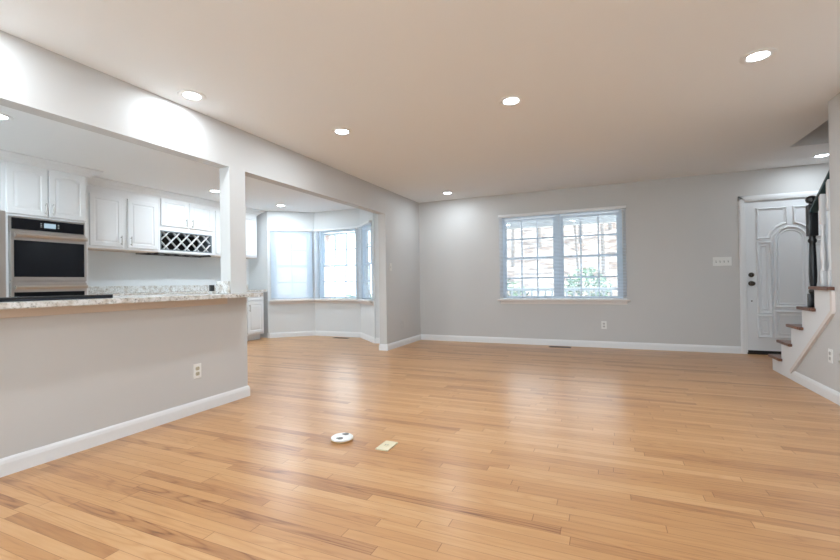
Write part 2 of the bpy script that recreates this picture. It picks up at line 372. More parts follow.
def blind(name, mtx, x0, x1, ztop, zbot, tilt, label, group, wand_x=None, y0=-.045):
    root = empty(name, mtx.translation, label, 'window blind', group); root.matrix_world = mtx
    MB().box(x0-.012, x1+.012, y0-.022, y0+.030, ztop-.042, ztop, .006).build('headrail', m_trim, root)
    s = MB(); pitch = .0215; n = int((ztop-.05-zbot-.02)/pitch); ca, sa = math.cos(tilt), math.sin(tilt); w = .0125
    for i in range(n):
        z = ztop-.055-i*pitch
        pr = [(-w*ca, -w*sa), (0, .0018), (w*ca, w*sa), (w*ca, w*sa-.0007), (0, .0011), (-w*ca, -w*sa-.0007)]
        s.prism(pr, x0, x1, lambda p, h, z=z: (h, y0+p[0], z+p[1]))
    s.build('slats', m_slat, root)
    MB().box(x0, x1, y0-.013, y0+.013, zbot, zbot+.016, .004).build('bottom_rail', m_trim, root)
    k = 3 if x1-x0 > 1.3 else 2
    for i in range(k):
        x = x0+(x1-x0)*(.12+.76*i/(k-1)); cs = MB()
        for dy in (-.014, .014): cs.tube((x, y0+dy, zbot+.01), (x, y0+dy, ztop-.03), .0009, n=5)
        cs.build('ladder_cord', m_trim, root)
    if wand_x is not None:
        MB().tube((wand_x, y0-.028, ztop-.04), (wand_x, y0-.030, ztop-.62), .004, n=8).build('tilt_wand', m_plate, root, True)
    return root
I4 = Matrix.Identity(4)
window('window_1', I4, WX0, WX1, WZ0, WZ1, [(1.545, 2.285), (2.44, 3.195)], (.765, 2.0), 3, 'white double window of twelve-pane double-hung units in the back wall', 1.385)
blind('window_blind', I4, 1.45, 3.315, 2.098,   .722, .34, 'wide open-slat white blind over the double window on the back wall', 'white window blinds', wand_x=3.27)
c = MB(); c.box(1.41, 3.36, -.075, .03, .700, .722, .006); c.box(1.45, 3.32, -.02, .0, .648, .700, .004)
struct('trim_1', c, m_sill, 'white painted sill with apron under the back wall double window', 'window sill')
LB = ['white blind on the left bay window, slats turned nearly shut', 'white blind with open slats on the middle bay window facing the room', 'narrow looking white blind on the right bay window, half hidden by the wall end']
LW = ['left angled window of the breakfast bay behind a closed blind', 'middle window of the breakfast bay with white muntins', 'right angled window of the breakfast bay half hidden by the wall end']
for i, (m_, ln, P, Q) in enumerate(PANELS):
    if i == 1: gr, nc = (.185, .945), 3
    elif i == 0: gr, nc = (.135, .705), 2
    else: gr, nc = (.145, .715), 2
    window('window_%d' % (i+2), m_, .10, ln-.10, BZ0, BZ1, [gr], (.765, 1.985), nc, LW[i], 1.375)
    blind('window_blind', m_, .047 if i else .03, ln-(.047 if i < 2 else .03), 2.092, .722, (.86, .26, .3)[i], LB[i], 'white window blinds', wand_x=(ln-.09) if i == 0 else None)
def offs(d, pts):
    R = []
    for i in range(len(pts)):
        p = Vector(pts[i]); d0 = (p-Vector(pts[i-1])).normalized() if i else (Vector(pts[1])-p).normalized()
        d1 = (Vector(pts[i+1])-p).normalized() if i < len(pts)-1 else d0
        n0, n1 = Vector((d0.y, -d0.x)), Vector((d1.y, -d1.x)); nn = n0+n1; nn /= nn.dot(n0); R.append((p+nn*d)[:])
    return R
PB = [A, B_, C_, D_]
c = MB()
for d, z0, z1 in ((.085, .698, .720), (.022, .640, .698)):
    o_ = offs(d, PB); i_ = offs(-.03 if d > .05 else 0, PB)
    for k in range(3): c.prism([i_[k], o_[k], o_[k+1], i_[k+1]], z0, z1, lambda p, h: (p[0], p[1], h))
struct('trim_2', c, m_sill, 'white painted sill with apron running round the three bay windows', 'window sill')
# unseen windows behind the viewer, added to let in daylight
mF = Matrix.Rotation(PI, 4, 'Z'); mF.translation = Vector((4.3, FY, 0))
window('window_5', mF, 0, 3.8, .05, 2.10, [(.06, .90), (1.02, 1.86), (1.94, 2.78), (2.90, 3.74)], (.11, 2.05), 1, 'unseen tall glazing behind the viewer, added to light the living room', 1.2)
mF = Matrix.Rotation(PI, 4, 'Z'); mF.translation = Vector((-.5, FY, 0))
window('window_6', mF, 0, 2.5, .95, 2.10, [(.06, 1.20), (1.30, 2.44)], (1.01, 2.04), 2, 'unseen kitchen window behind the viewer, added for daylight', 1.52)

# ------------------------------------------------------------------ front door
dm = (DX0+DX1)/2
root = empty('door_1', (DX0, 0, 0), 'white six-panel front door with arched centre panel in the back wall', 'door', kind='structure')
O = (DX0, 0, 0)
c = MB(O); c.box(DX0+.012, DX1-.012, .012, .056, .028, DZ-.012)
c.build('door_slab', m_door, root)
fd = lambda u, v, h: (u, .012-h, v)
def rect(a, b, z0, z1): return [(a, z0), (b, z0), (b, z1), (a, z1)]
def arch(a, b, z0, zs, n=16, rise=None):
    r = (b-a)/2; rise = rise or r
    return [(a, z0), (b, z0)]+[((a+b)/2+r*math.cos(t_), zs+rise*math.sin(t_)) for t_ in [PI*i/n for i in range(n+1)]]
c = MB(O); w = .034
dd = dm-5.225
def side(sgn):
    fx = (lambda x: x+dd) if sgn < 0 else (lambda x: 2*dm-(x+dd))
    def R(p): q = [(fx(x), z) for x, z in p]; return q if sgn < 0 else q[::-1]
    c.mould(R(rect(4.885, 5.012, .555, 1.475)), w, .020, fd); c.mould(R(rect(4.922, 4.975, .60, 1.43)), .016, .010, fd)
    c.mould(R(rect(4.880, 5.012, .235, .505)), w, .020, fd); c.mould(R(rect(4.918, 4.974, .285, .455)), .016, .010, fd)
    cx = 5.225; r = .225; zs = 1.50     # quarter arc cut out of the top panel
    a0 = math.asin((1.535-zs)/r); a1 = math.acos((cx-5.180)/r)
    arc = [(cx-r*math.cos(a_), zs+r*math.sin(a_)) for a_ in [a0+(a1-a0)*i/10 for i in range(11)]]
    c.mould(R([(4.885, 1.535)]+arc+[(5.180, 1.915), (4.885, 1.915)]), w, .020, fd)
side(-1); side(1)
ca = lambda x: x+dd
c.mould([(ca(x), z) for x, z in arch(5.065, 5.385, .635, 1.50)], w+.006, .022, fd)
c.mould([(ca(x), z) for x, z in arch(5.098, 5.352, .672, 1.50)], .020, .011, fd)
c.mould([(ca(x), z) for x, z in rect(5.065, 5.385, .235, .565)], w, .020, fd); c.mould([(ca(x), z) for x, z in rect(5.105, 5.345, .28, .52)], .016, .010, fd)
c.build('door_panel_moulding', m_door, root, True)
kx = 4.808
c = MB(O); c.lathe([(.034, .0), (.034, -.006), (.030, -.011), (.012, -.013), (.012, -.035), (.022, -.040), (.029, -.052), (.029, -.062), (.020, -.070), (.004, -.073)], (kx, .012, .938), 20, 'y'); c.build('door_knob', m_bronze, root, True)
c = MB(O); c.lathe([(.032, 0), (.032, -.010), (.026, -.016), (.004, -.017)], (kx, .012, 1.052), 20, 'y'); c.box(kx-.005, kx+.005, -.026, -.003, 1.036, 1.068, .002); c.build('deadbolt', m_bronze, root, True)
c = MB(O); c.lathe([(.009, 0), (.009, -.006), (.004, -.008)], (kx, .012, .705), 12, 'y'); c.build('peg', m_bronze, root, True)
c = MB(O); c.box(DX0, DX1, -.005, .10, 0, .020); c.box(DX0+.012, DX1-.012, .005, .012, .020, .050); c.build('threshold', m_black, root)
c = MB(O)
for a, b in ((DX0-.067, DX0), (DX1, DX1+.067)): c.box(a, b, -.018, 0, 0, DZ+.067, .004); c.box(a+.012, b-.02, -.024, -.016, 0, DZ+.05, .003)
c.box(DX0-.067, DX1+.067, -.018, 0, DZ, DZ+.067, .004); c.box(DX0-.055, DX1+.055, -.024, -.016, DZ+.02, DZ+.055, .003)
c.box(DX0, DX0+.010, 0, .14, 0, DZ); c.box(DX1-.010, DX1, 0, .14, 0, DZ); c.box(DX0, DX1, 0, .14, DZ-.010, DZ)
c.build('door_casing', m_trim, root)

# ------------------------------------------------------------------ staircase
SXR = 5.78; NT = 11
ny = lambda k: -1.06-.262*k; rz_ = lambda k: .168+.191*k
root = empty('staircase', (RX, -1.09, 0), 'open-sided staircase with dark oak treads, white risers and skirt by the front door', 'staircase')
O = (RX, -1.09, 0)
pts = [(-1.09, 0)]
for k in range(NT):
    pts.append((ny(k)-.03, rz_(k)-.028))
    if k < 4: pts.append((ny(k+1)-.03, rz_(k)-.028))
    else: pts.append((-2.45, rz_(k)-.028)); break
pts += [(-2.45, .73), (-1.605, .083), (-1.605, 0)]
c = MB(O); c.prism(pts, RX-.012, RX+.02, lambda p, h: (h, p[0], p[1])); c.build('stringer_skirt', m_trim, root)
c = MB(O)                                   # moulding strip along the lower edge of the skirt
for (a, b) in (((-1.60, .078), (-2.455, .730)), ((-2.455, .730), (-2.455, .90))):
    a_, b_ = Vector(a), Vector(b); d = (b_-a_).normalized(); n_ = Vector((-d.y, d.x))*.017
    c.prism([a_-n_, b_-n_, b_+n_, a_+n_], RX-.022, RX, lambda p, h: (h, p[0], p[1]))
c.build('skirt_moulding', m_sill, root)
for k in range(NT):
    x0 = RX-.045 if k < 5 else RX+.13
    yb = ny(k+1)-.03 if k != 4 else ny(5)-.03
    c = MB(O)
    if k < 4: c.box(x0, SXR, yb, ny(k), rz_(k)-.028, rz_(k), .006); c.box(x0, RX-.012, yb-.03, yb, rz_(k)-.028, rz_(k), .006)
    elif k == 4: c.box(x0, RX+.13, -2.465, ny(k), rz_(k)-.028, rz_(k), .006); c.box(RX+.125, SXR, yb, ny(k), rz_(k)-.028, rz_(k), .006)
    else: c.box(x0, SXR, yb, ny(k), rz_(k)-.028, rz_(k), .006)
    c.build('tread', m_tread, root)
    c = MB(O); c.box(RX+.02 if k < 5 else RX+.13, SXR, ny(k)-.05, ny(k)-.03, (rz_(k-1) if k else 0), rz_(k)-.028); c.build('riser', m_trim, root)
# newel post standing on the fourth tread
NX, NY, NZ = RX+.050, -1.945, rz_(3)
c = MB(O); h_ = .035
c.box(NX-h_, NX+h_, NY-h_, NY+h_, NZ, NZ+.12, .006)
c.lathe([(0.0258, .12), (0.0327, .135), (0.0327, .15), (0.0251, .165), (0.0228, .19), (0.0274, .23), (0.0296, .30), (0.0274, .42), (0.0236, .54), (0.0220, .58), (0.0319, .595), (0.0319, .61), (0.0236, .625), (0.0266, .655)], (NX, NY, NZ), 20)
c.box(NX-h_, NX+h_, NY-h_, NY+h_, NZ+.645, NZ+.93, .008)
c.lathe([(0.0228, .925), (0.0213, .945), (0.0380, .955), (0.0433, .975), (0.0395, .995), (0.0228, 1.010), (0.0046, 1.015)], (NX, NY, NZ), 20)
c.build('newel_post', m_newel, root, True)
def baluster(x, y, z, h):
    c = MB(O); q = .019
    c.box(x-q, x+q, y-q, y+q, z, z+.13, .003)
    f = h-.13-.26
    c.lathe([(.012, .125), (.019, .14), (.013, .155), (.011, .18), (.017, .13+f*.25), (.0185, .13+f*.4), (.015, .13+f*.6), (.011, .13+f*.85), (.018, .13+f*.92), (.012, .13+f*.97), (.014, .13+f+.01)], (x, y, z), 14)
    c.box(x-q, x+q, y-q, y+q, z+h-.26, z+h, .003)
    c.build('baluster', m_trim, root, True)
slope = .191/.262
rail_z = lambda y: NZ+.86+(NY-y)*slope
for y, k in ((-2.150, 4), (-2.285, 4)): baluster(NX, y, rz_(k), rail_z(y)-rz_(k)-.02)
c = MB(O)
sec = [(-.028, -.03), (.028, -.03), (.031, -.012), (.022, .012), (.012, .024), (-.012, .024), (-.022, .012), (-.031, -.012)]
y1 = -2.75
xo = RX+.155
path = [(NX, NY-.034, rail_z(NY-.034)), (NX, -2.40, rail_z(-2.40))]
c.loops([[(px+a, py, pz+b) for a, b in sec] for px, py, pz in path]); c.build('handrail', m_rail, root, True)

# ------------------------------------------------------------------ recessed lights
def downlight(x, y, label, kitchen=False, power=1.0):
    if kitchen: power *= 1.65
    root = empty('recessed_light', (x, y, H), label, 'ceiling light', 'recessed ceiling lights')
    c = MB(); c.lathe([(.096, .0), (.096, -.004), (.088, -.008), (.066, -.006), (.056, -.001), (.056, .0)], (0, 0, 0), 32, cap=False); c.build('trim_ring', m_ring, root, True)
    c = MB(); c.lathe([(.0575, -.0012), (.0575, -.0035), (.04, -.0045), (.002, -.0048)], (0, 0, 0), 32); c.build('lens', m_lens, root, True)
    ld = bpy.data.lights.new('bulb', 'AREA'); ld.shape = 'DISK'; ld.size = .108; ld.energy = LAMP*power; ld.color = LAMP_COL_K if kitchen else LAMP_COL
    lo = bpy.data.objects.new('bulb', ld); COL.objects.link(lo); lo.parent = root; lo.location = (0, 0, -.007)
    return root
downlight(.22, -4.695, 'recessed ceiling light close to the beam above the kitchen pass-through', power=.42)
downlight(.22, -5.95, 'recessed ceiling light above the pass-through nearer the viewer, out of view', power=.6)
downlight(.795, -3.579, 'recessed ceiling light just past the pass-through, second along the left wall')
downlight(.746, -.551, 'small looking recessed ceiling light near the far left corner of the living room', power=.5)
downlight(2.366, -3.56, 'recessed ceiling light in the middle of the living room ceiling')
downlight(3.946, -3.547, 'largest looking recessed ceiling light at the upper right of the ceiling')
downlight(5.387, -.455, 'recessed ceiling light in the entry above the front door, beside the stairwell', power=.35)
downlight(-2.284, -.95, 'recessed ceiling light in the breakfast nook ceiling before the bay', True, .75)
downlight(-2.32, -2.322, 'recessed kitchen ceiling light seen just left of the post', True, .7)
downlight(-1.53, -5.11, 'recessed kitchen ceiling light at the left edge of the pass-through view', True)
downlight(-2.3, -6.4, 'added recessed kitchen ceiling light out of view, brightening the kitchen', True)  # out of view, added to brighten the kitchen
downlight(.8, -6.9, 'unseen recessed ceiling light added for fill over the left side behind the viewer')  # this and the next two are unseen lights added for fill
downlight(2.366, -8.0, 'unseen recessed ceiling light added for fill over the middle behind the viewer')
downlight(3.946, -6.9, 'unseen recessed ceiling light added for fill over the right side behind the viewer')

# ------------------------------------------------------------------ kitchen
TX, UX, BX = -2.70, -3.06, -2.90          # fronts of tall, wall and base cabinets
def kf(X): return lambda u, v, h: (X+h, u, v)
def cab_door(root, O, X, y0, y1, z0, z1, arched=False, handle=None, drawer=False):
    """raised-panel door facing +x; handle: (y, z) of a vertical bar pull"""
    f = kf(X); n = 12
    def loop(i, h, rise=0):
        a, b, lo, hi = y0+i, y1-i, z0+i, z1-i
        top = []
        for k in range(n+1):
            s_ = k/n; u = b+(a-b)*s_
            v = hi-(rise*(1-math.sin(PI*s_)) if rise else 0)
            top.append((u, v))
        return [f(a, lo, h), f(b, lo, h)]+[f(u, v, h) for u, v in top]
    r = .035 if arched else 0; i0 = .03 if drawer else .055
    c = MB(O)
    c.loops([loop(0, 0), loop(0, .015), loop(.005, .019), loop(i0, .019, r), loop(i0+.008, .013, r), loop(i0+.014, .013, r), loop(i0+.034, .018, r)])
    d = c.build('drawer_front' if drawer else 'door', m_cab, root)
    if handle:
        y, z = handle; c = MB(O)
        c.tube(f(y, z-.065, .048), f(y, z+.065, .048), .006); c.tube(f(y, z-.045, .015), f(y, z-.045, .048), .005); c.tube(f(y, z+.045, .015), f(y, z+.045, .048), .005)
        h = c.build('handle', m_nick, d, True)
    return d
# tall oven cabinet
OV0, OV1 = -4.63, -3.83
root = empty('oven_cabinet', (TX, OV0, 0), 'tall white cabinet with two arched doors above the built-in double oven', 'kitchen cabinet')
O = (TX, OV0, 0)
c = MB(O)
c.box(KX+.004, TX, OV0, OV0+.055, .10, 2.37); c.box(KX+.004, TX, OV1-.03, OV1, .10, 2.37)
c.box(KX+.004, TX, OV0+.055, OV1-.03, 1.79, 2.37); c.box(KX+.004, TX, OV0+.055, OV1-.03, .10, .42); c.box(KX+.004, KX+.02, OV0+.055, OV1-.03, .42, 1.79); c.box(KX+.004, TX-.07, OV0, OV1, 0, .10)
c.build('carcass', m_cab, root)
cab_door(root, O, TX, -4.592, -4.235, 1.815, 2.355, True, (-4.262, 1.90))
cab_door(root, O, TX, -4.222, -3.855, 1.815, 2.355, True, (-4.195, 1.90))
# double oven
yo0, yo1 = -4.572, -3.862
root = empty('double_oven', (TX, yo0, .42), 'stainless steel built-in double wall oven with black glass doors', 'oven'); O = (TX, yo0, .42)
c = MB(O); c.box(KX+.05, TX+.004, yo0, yo1, .43, 1.785); c.build('oven_body', m_steel, root)
c = MB(O); c.box(TX+.004, TX+.022, yo0+.020, yo1-.020, 1.652, 1.772, .003); pnl = c.build('control_panel', m_glassblk, root)
c = MB(O); c.box(TX+.022, TX+.0235, -4.275, -4.165, 1.688, 1.740); c.build('display_screen', m_disp, pnl)
for yy in (-4.300, -4.140):
    for zz in (1.697, 1.715, 1.733):
        c = MB(O); c.box(TX+.022, TX+.0232, yy-.007, yy+.007, zz-.004, zz+.004); c.build('button', m_wallplate_grey, pnl)
for z0, z1 in ((1.098, 1.632), (.44, 1.078)):
    c = MB(O); c.box(TX+.004, TX+.034, yo0, yo1, z0, z1, .004); d = c.build('oven_door', m_steel, root)
    c = MB(O); c.box(TX+.034, TX+.038, yo0+.028, yo1-.028, z0+.045, z1-.098, .001); c.build('glass_window', m_glassblk, d)
    c = MB(O); hz = z1-.045
    c.prism([(-.016, -.020), (.012, -.022), (.018, 0), (.012, .020), (-.016, .016)], yo0+.02, yo1-.02, lambda p, h: (TX+.078+p[0], h, hz+p[1]))
    for yy in (yo0+.045, yo1-.045): c.box(TX+.034, TX+.066, yy-.012, yy+.012, hz-.014, hz+.012)
    c.build('handle', m_steel, d)
# refrigerator
root = empty('refrigerator', (-2.60, -5.55, 0), 'stainless steel refrigerator at the left edge beside the double oven', 'refrigerator'); O = (-2.60, -5.55, 0)
c = MB(O); c.box(KX+.03, -2.66, -5.54, -4.637, .03, 1.80); c.build('body', m_fridge, root)
for a, b in ((-5.545, -5.095), (-5.085, -4.632)):
    c = MB(O); c.box(-2.66, -2.60, a, b, .72, 1.82, .008); d = c.build('door', m_fridge, root)
    hy = b-.06 if a < -5.2 else a+.06
    c = MB(O); c.tube((-2.55, hy, .95), (-2.55, hy, 1.6), .011); c.tube((-2.60, hy, 1.0), (-2.55, hy, 1.0), .009); c.tube((-2.60, hy, 1.55), (-2.55, hy, 1.55), .009); c.build('handle', m_nick, d, True)
c = MB(O); c.box(-2.66, -2.60, -5.545, -4.632, .06, .71, .008); d = c.build('freezer_drawer', m_fridge, root)
c = MB(O); c.tube((-2.55, -5.45, .64), (-2.55, -4.73, .64), .011); c.tube((-2.60, -5.4, .64), (-2.55, -5.4, .64), .009); c.tube((-2.60, -4.78, .64), (-2.55, -4.78, .64), .009); c.build('handle', m_nick, d, True)
root = empty('wall_cabinet', (-2.72, -5.55, 1.86), 'white cabinet over the refrigerator at the left edge', 'kitchen cabinet', 'white wall cabinets'); O = (-2.72, -5.55, 1.86)
c = MB(O); c.box(KX+.004, -2.72, -5.55, -4.635, 1.86, 2.37); c.build('carcass', m_cab, root)
cab_door(root, O, -2.72, -5.53, -5.10, 1.885, 2.345, False, (-5.13, 1.97)); cab_door(root, O, -2.72, -5.085, -4.66, 1.885, 2.345, False, (-5.055, 1.97))

# wall cabinets
def wall_cab(y0, y1, label, z0=1.525, z1=2.37):
    root = empty('wall_cabinet', (UX, y0, z0), label, 'kitchen cabinet', 'white wall cabinets'); return root, (UX, y0, z0)
root, O = wall_cab(-3.825, -2.695, 'two-door white wall cabinet right of the oven, above bare wall')
c = MB(O); c.box(KX+.004, UX, -3.825, -2.695, 1.535, 2.37); c.build('carcass', m_cab, root)
cab_door(root, O, UX, -3.62, -3.21, 1.563, 2.245, False, (-3.243, 1.655)); cab_door(root, O, UX, -3.145, -2.715, 1.563, 2.245, False, (-3.112, 1.655))
# the wine cabinet: two short doors over a lattice
root, O = wall_cab(-2.693, -1.715, 'white wall cabinet with two short doors over a diamond wine lattice')
wy0, wy1, wz0, wz1 = -2.672, -1.762, 1.567, 1.862
c = MB(O)
c.box(KX+.004, UX, -2.693, wy0, 1.535, 2.37); c.box(KX+.004, UX, wy1, -1.715, 1.535, 2.37); c.box(KX+.004, UX, wy0, wy1, wz1, 2.37); c.box(KX+.004, UX, wy0, wy1, 1.535, wz0); c.box(KX+.004, KX+.02, wy0, wy1, wz0, wz1)
c.build('carcass', m_cab, root)
c = MB(O); e = .022
for a, b, z0, z1 in ((wy0, wy1, wz0, wz0+.016), (wy0, wy1, wz1-.016, wz1), (wy0, wy0+e, wz0, wz1), (wy1-e, wy1, wz0, wz1)): c.box(KX+.03, UX-.002, a, b, z0, z1)
c.box(KX+.02, KX+.03, wy0, wy1, wz0, wz1); c.build('wine_rack_lining', m_rackgrey, root)
c = MB(O); hh = wz1-wz0-.03; zc = (wz0+wz1)/2; per = (wy1-wy0-.04)/4.5
def clipseg(y0_, sgn):
    # bar through (y0_, zc) at a slope of about 45 degrees, clipped to the opening
    p = []
    dz = hh/2; s_ = 1.0
    for tt in (-dz, dz): p.append((y0_+sgn*tt*s_, zc+tt))
    lo, hi = wy0+.018, wy1-.018
    (ya, za), (yb, zb) = p
    def cl(y, z): 
        if y < lo: return lo, z+(lo-y)/sgn/s_
        if y > hi: return hi, z+(hi-y)/sgn/s_
        return y, z
    if max(ya, yb) < lo+.01 or min(ya, yb) > hi-.01: return
    a, b = cl(ya, za), cl(yb, zb)
    d = Vector((b[0]-a[0], b[1]-a[1])).normalized(); n_ = Vector((-d.y, d.x))*.004
    a, b = Vector(a), Vector(b)
    X0 = UX-.016 if sgn > 0 else UX-.028
    c.prism([a-n_, b-n_, b+n_, a+n_], X0-.03, X0+.012, lambda q, h: (h, q[0], q[1]))
step = .176
for i in range(-2, 10):
    yb_ = wy0+.02+i*step
    clipseg(yb_, 1); clipseg(yb_, -1)
c.build('wine_lattice', m_cab, root)
c = MB(O); c.box(KX+.031, KX+.034, wy0+.03, wy1-.03, wz0+.02, wz1-.02); c.build('rack_back', m_darkgap, root)
cab_door(root, O, UX, -2.662, -2.222, 1.935, 2.345, False, (-2.255, 2.015)); cab_door(root, O, UX, -2.185, -1.755, 1.935, 2.345, False, (-2.150, 2.015))
root, O = wall_cab(-1.713, -.755, 'white wall cabinet nearest the bay, seen either side of the post')
c = MB(O); c.box(KX+.004, UX, -1.713, -.755, 1.535, 2.37); c.build('carcass', m_cab, root)
cab_door(root, O, UX, -1.69, -1.255, 1.563, 2.30, False, (-1.287, 1.655)); cab_door(root, O, UX, -1.225, -.775, 1.563, 2.30, False, (-1.19, 1.655))
# light wood strip seen under the wall cabinets
for a, b, lb in ((-3.82, -2.70, 'thin light wood strip under the two-door wall cabinet'), (-1.71, -.76, 'thin light wood strip under the wall cabinet nearest the bay')):
    c = MB((UX, a, 1.525)); c.box(KX+.004, UX-.004, a, b, 1.525, 1.535); tag(c.build('cabinet_bottom_strip', m_cleat), lb, 'trim strip', kind='structure').name = 'trim_3'
# stemware rack hanging under the wine cabinet
root = empty('stemware_rack', (UX, -2.85, 1.51), 'dark slim stemware rack hanging under the wine lattice cabinet', 'rack'); O = (UX, -2.85, 1.51)
for k in range(7):
    yy = -2.80+k*.17; c = MB(O)
    c.box(KX+.05, UX-.03, yy-.012, yy+.012, 1.506, 1.514); c.build('rail', m_black, root)
c = MB(O); c.box(UX-.035, UX-.028, -2.85, -1.755, 1.503, 1.517); c.box(KX+.05, KX+.057, -2.85, -1.755, 1.503, 1.517); c.box(KX+.05, UX-.028, -2.70, -2.68, 1.514, 1.535); c.box(KX+.05, UX-.028, -1.79, -1.77, 1.514, 1.535); c.build('frame', m_black, root)
# crown mouldings up to the ceiling
def crown(name, X, y0, y1, label, ret=True, left=False):
    """profile stepping out to the ceiling, mitred round the right-hand end"""
    prof = [(-.02, 2.335), (.012, 2.335), (.016, 2.355), (.040, 2.372), (.060, 2.395), (.095, 2.410), (.115, 2.424), (.118, H), (-.02, H)]
    c = MB()
    def ring(y, kx, ky): return [(X+o*(1 if kx else 0), y+(o if ky else 0), z) for o, z in prof]
    A0 = [(X+o, y0, z) for o, z in prof]; A1 = [(X+o, y1+(o if ret else 0), z) for o, z in prof]
    Ls = [A0, A1]
    if ret: Ls.append([(KX, y1+o, z) for o, z in prof])
    c.loops(Ls)
    return struct(name, c, m_cab, label, 'crown moulding')
crown('trim_4', UX, OV1+.02, -.755, 'white crown moulding above the wall cabinets, stepped end near the bay')
crown('trim_5', TX, -5.55, OV1, 'white crown moulding above the tall oven cabinet', ret=True)

# base cabinets along the far wall with granite worktop
BASEL = ['white base cabinet seen beyond the post, nearest the bay', 'white base cabinet in the middle of the far run', 'white base cabinet next to the double oven']
edges = [(-1.60, -.765), (-2.70, -1.604), (-3.825, -2.704)]
for (a, b), lb in zip(edges, BASEL):
    root = empty('base_cabinet', (BX, a, 0), lb, 'kitchen cabinet', 'white base cabinets'); O = (BX, a, 0)
    c = MB(O); c.box(KX+.004, BX, a, b, .10, .893); c.box(KX+.004, BX-.075, a, b-(.02 if b > -1 else 0), 0, .10); c.build('carcass', m_cab, root)
    mid = (a+b)/2 if b < -1 else -1.185
    for y0, y1, hy in ((a+.02, mid-.01, mid-.045), (mid+.01, b-.02, mid+.045)):
        d = cab_door(root, O, BX, y0, y1, .735, .865, drawer=True)
        cab_door(root, O, BX, y0, y1, .13, .715, False, (hy, .60))
c = MB(); c.box(KX+.004, BX+.035, -3.825, -.705, .893, .932, .004); c.box(KX+.004, KX+.022, -3.825, -.655, .932, 1.032, .003)
tag(c.build('countertop', m_gran), 'speckled granite worktop with low backsplash along the far kitchen wall', 'countertop')
# peninsula / breakfast bar
c = MB(); poly = [(-.74, -7.25), (.19, -7.25), (.19, -3.972), (.002, -3.972), (.002, PY0-.004), (-.74, PY0-.004)]
c.prism(poly, .913, .947, lambda p, h: (p[0], p[1], h))
bmesh.ops.bevel(c.bm, geom=list(c.bm.edges), offset=.004, segments=2, affect='EDGES')
tag(c.build('bar_countertop', m_gran), 'long speckled granite breakfast bar top on the half wall', 'countertop')
c = MB(); c.box(-.150, -.004, PY0-.028, PY0-.006, .948, 1.056, .003)
tag(c.build('granite_upstand', m_gran), 'short granite upstand on the bar top against the post', 'backsplash')
struct('trim_6', MB().box(0, .02, -7.3, -4.215, .858, .9125, .003), m_cleat, 'board coloured tan for the floor bounce, under the bar top along the half wall', 'trim board')
root = empty('peninsula_cabinet', (-.70, -7.25, 0), 'white cabinet run under the kitchen side of the bar top', 'kitchen cabinet'); O = (-.70, -7.25, 0)
c = MB(O); c.box(-.68, -.122, -7.24, PY0-.01, .10, .912); c.box(-.62, -.122, -7.24, PY0-.01, 0, .10); c.build('carcass', m_cab, root)
# cooktop
root = empty('cooktop', (-.35, -5.4, .947), 'dark glass cooktop with raised edge set on the bar top', 'cooktop'); O = (-.35, -5.4, .947)
c = MB(O); c.box(-.62, .045, -5.95, -5.16, .9475, .962, .003); c.build('glass_top', m_cook, root)
c = MB(O); c.box(.02, .05, -5.95, -5.16, .962, .972, .004); c.build('rear_edge', m_black, root)
for x, y, r in ((-.42, -5.72, .09), (-.42, -5.32, .075), (-.15, -5.72, .075), (-.15, -5.32, .1)):
    c = MB(O); c.lathe([(r, .9622), (r, .9627), (r-.006, .9627), (r-.006, .9622)], (x, y, 0), 32, cap=False); c.build('burner_ring', m_rackgrey, root)
# pop-up outlet on the bar top
root = empty('pop_up_outlet', (-.132, -4.246, .947), 'small black pop-up outlet standing on the bar top by the granite upstand', 'outlet'); O = (-.132, -4.246, .947)
c = MB(O); c.lathe([(.020, .9475), (.020, .968), (.016, .971)], (-.132, -4.246, 0), 20); c.build('base', m_nick, root, True)
c = MB(O); c.box(-.148, -.116, -4.262, -4.230, .970, 1.024, .004); c.build('tower', m_black, root)

# ------------------------------------------------------------------ outlets, switches, vents
def plate_mtx(p, normal):
    n_ = Vector(normal); u_ = Vector((0, 0, 1)).cross(n_); m_ = Matrix((u_, Vector((0, 0, 1)), n_)).transposed().to_4x4(); m_.translation = Vector(p); return m_
def outlet(p, normal, label, mplate=m_plate, mface=m_plate):
    root = empty('wall_outlet', p, label, 'outlet', 'duplex wall outlets'); root.matrix_world = plate_mtx(p, normal)
    MB().box(-.036, .036, -.058, .058, 0, .006, .003).build('cover_plate', mplate, root)
    for z in (-.021, .021):
        f = MB(); f.prism([(-.017, z-.009), (-.010, z-.0145), (.010, z-.0145), (.017, z-.009), (.017, z+.009), (.010, z+.0145), (-.010, z+.0145), (-.017, z+.009)], .006, .0085, lambda q, h: (q[0], q[1], h))
        fo = f.build('receptacle', mface, root)
        s = MB(); s.box(-.008, -.0055, z-.001, z+.008, .0085, .0088); s.box(.0055, .008, z-.001, z+.008, .0085, .0088); s.box(-.0025, .0025, z-.009, z-.004, .0085, .0088); s.build('slot', m_plate2, fo)
    return root
m_ivory = mat('ivory_receptacle', (.50, .46, .34), .4)
m_wallplate = mat('painted_over_plate', (.56, .545, .535), .5)
outlet((0, -4.506, .333), (1, 0, 0), 'white wall outlet with ivory sockets on the half wall under the bar top', mface=m_ivory)
outlet((0, -.731, .341), (1, 0, 0), 'wall-coloured outlet low on the far left wall near the corner', m_wallplate, m_wallplate)
outlet((3.0, 0, .339), (0, -1, 0), 'white wall outlet low on the back wall below the double window', mface=m_wallplate)
outlet((RX, -2.381, .364), (-1, 0, 0), 'white wall outlet on the right wall beside the stair skirt', mface=m_wallplate)
root = empty('cable_plate', (RX, -2.53, .345), 'wall-coloured cable jack plate right of the outlet on the right wall', 'wall plate'); root.matrix_world = plate_mtx((RX, -2.53, .345), (-1, 0, 0))
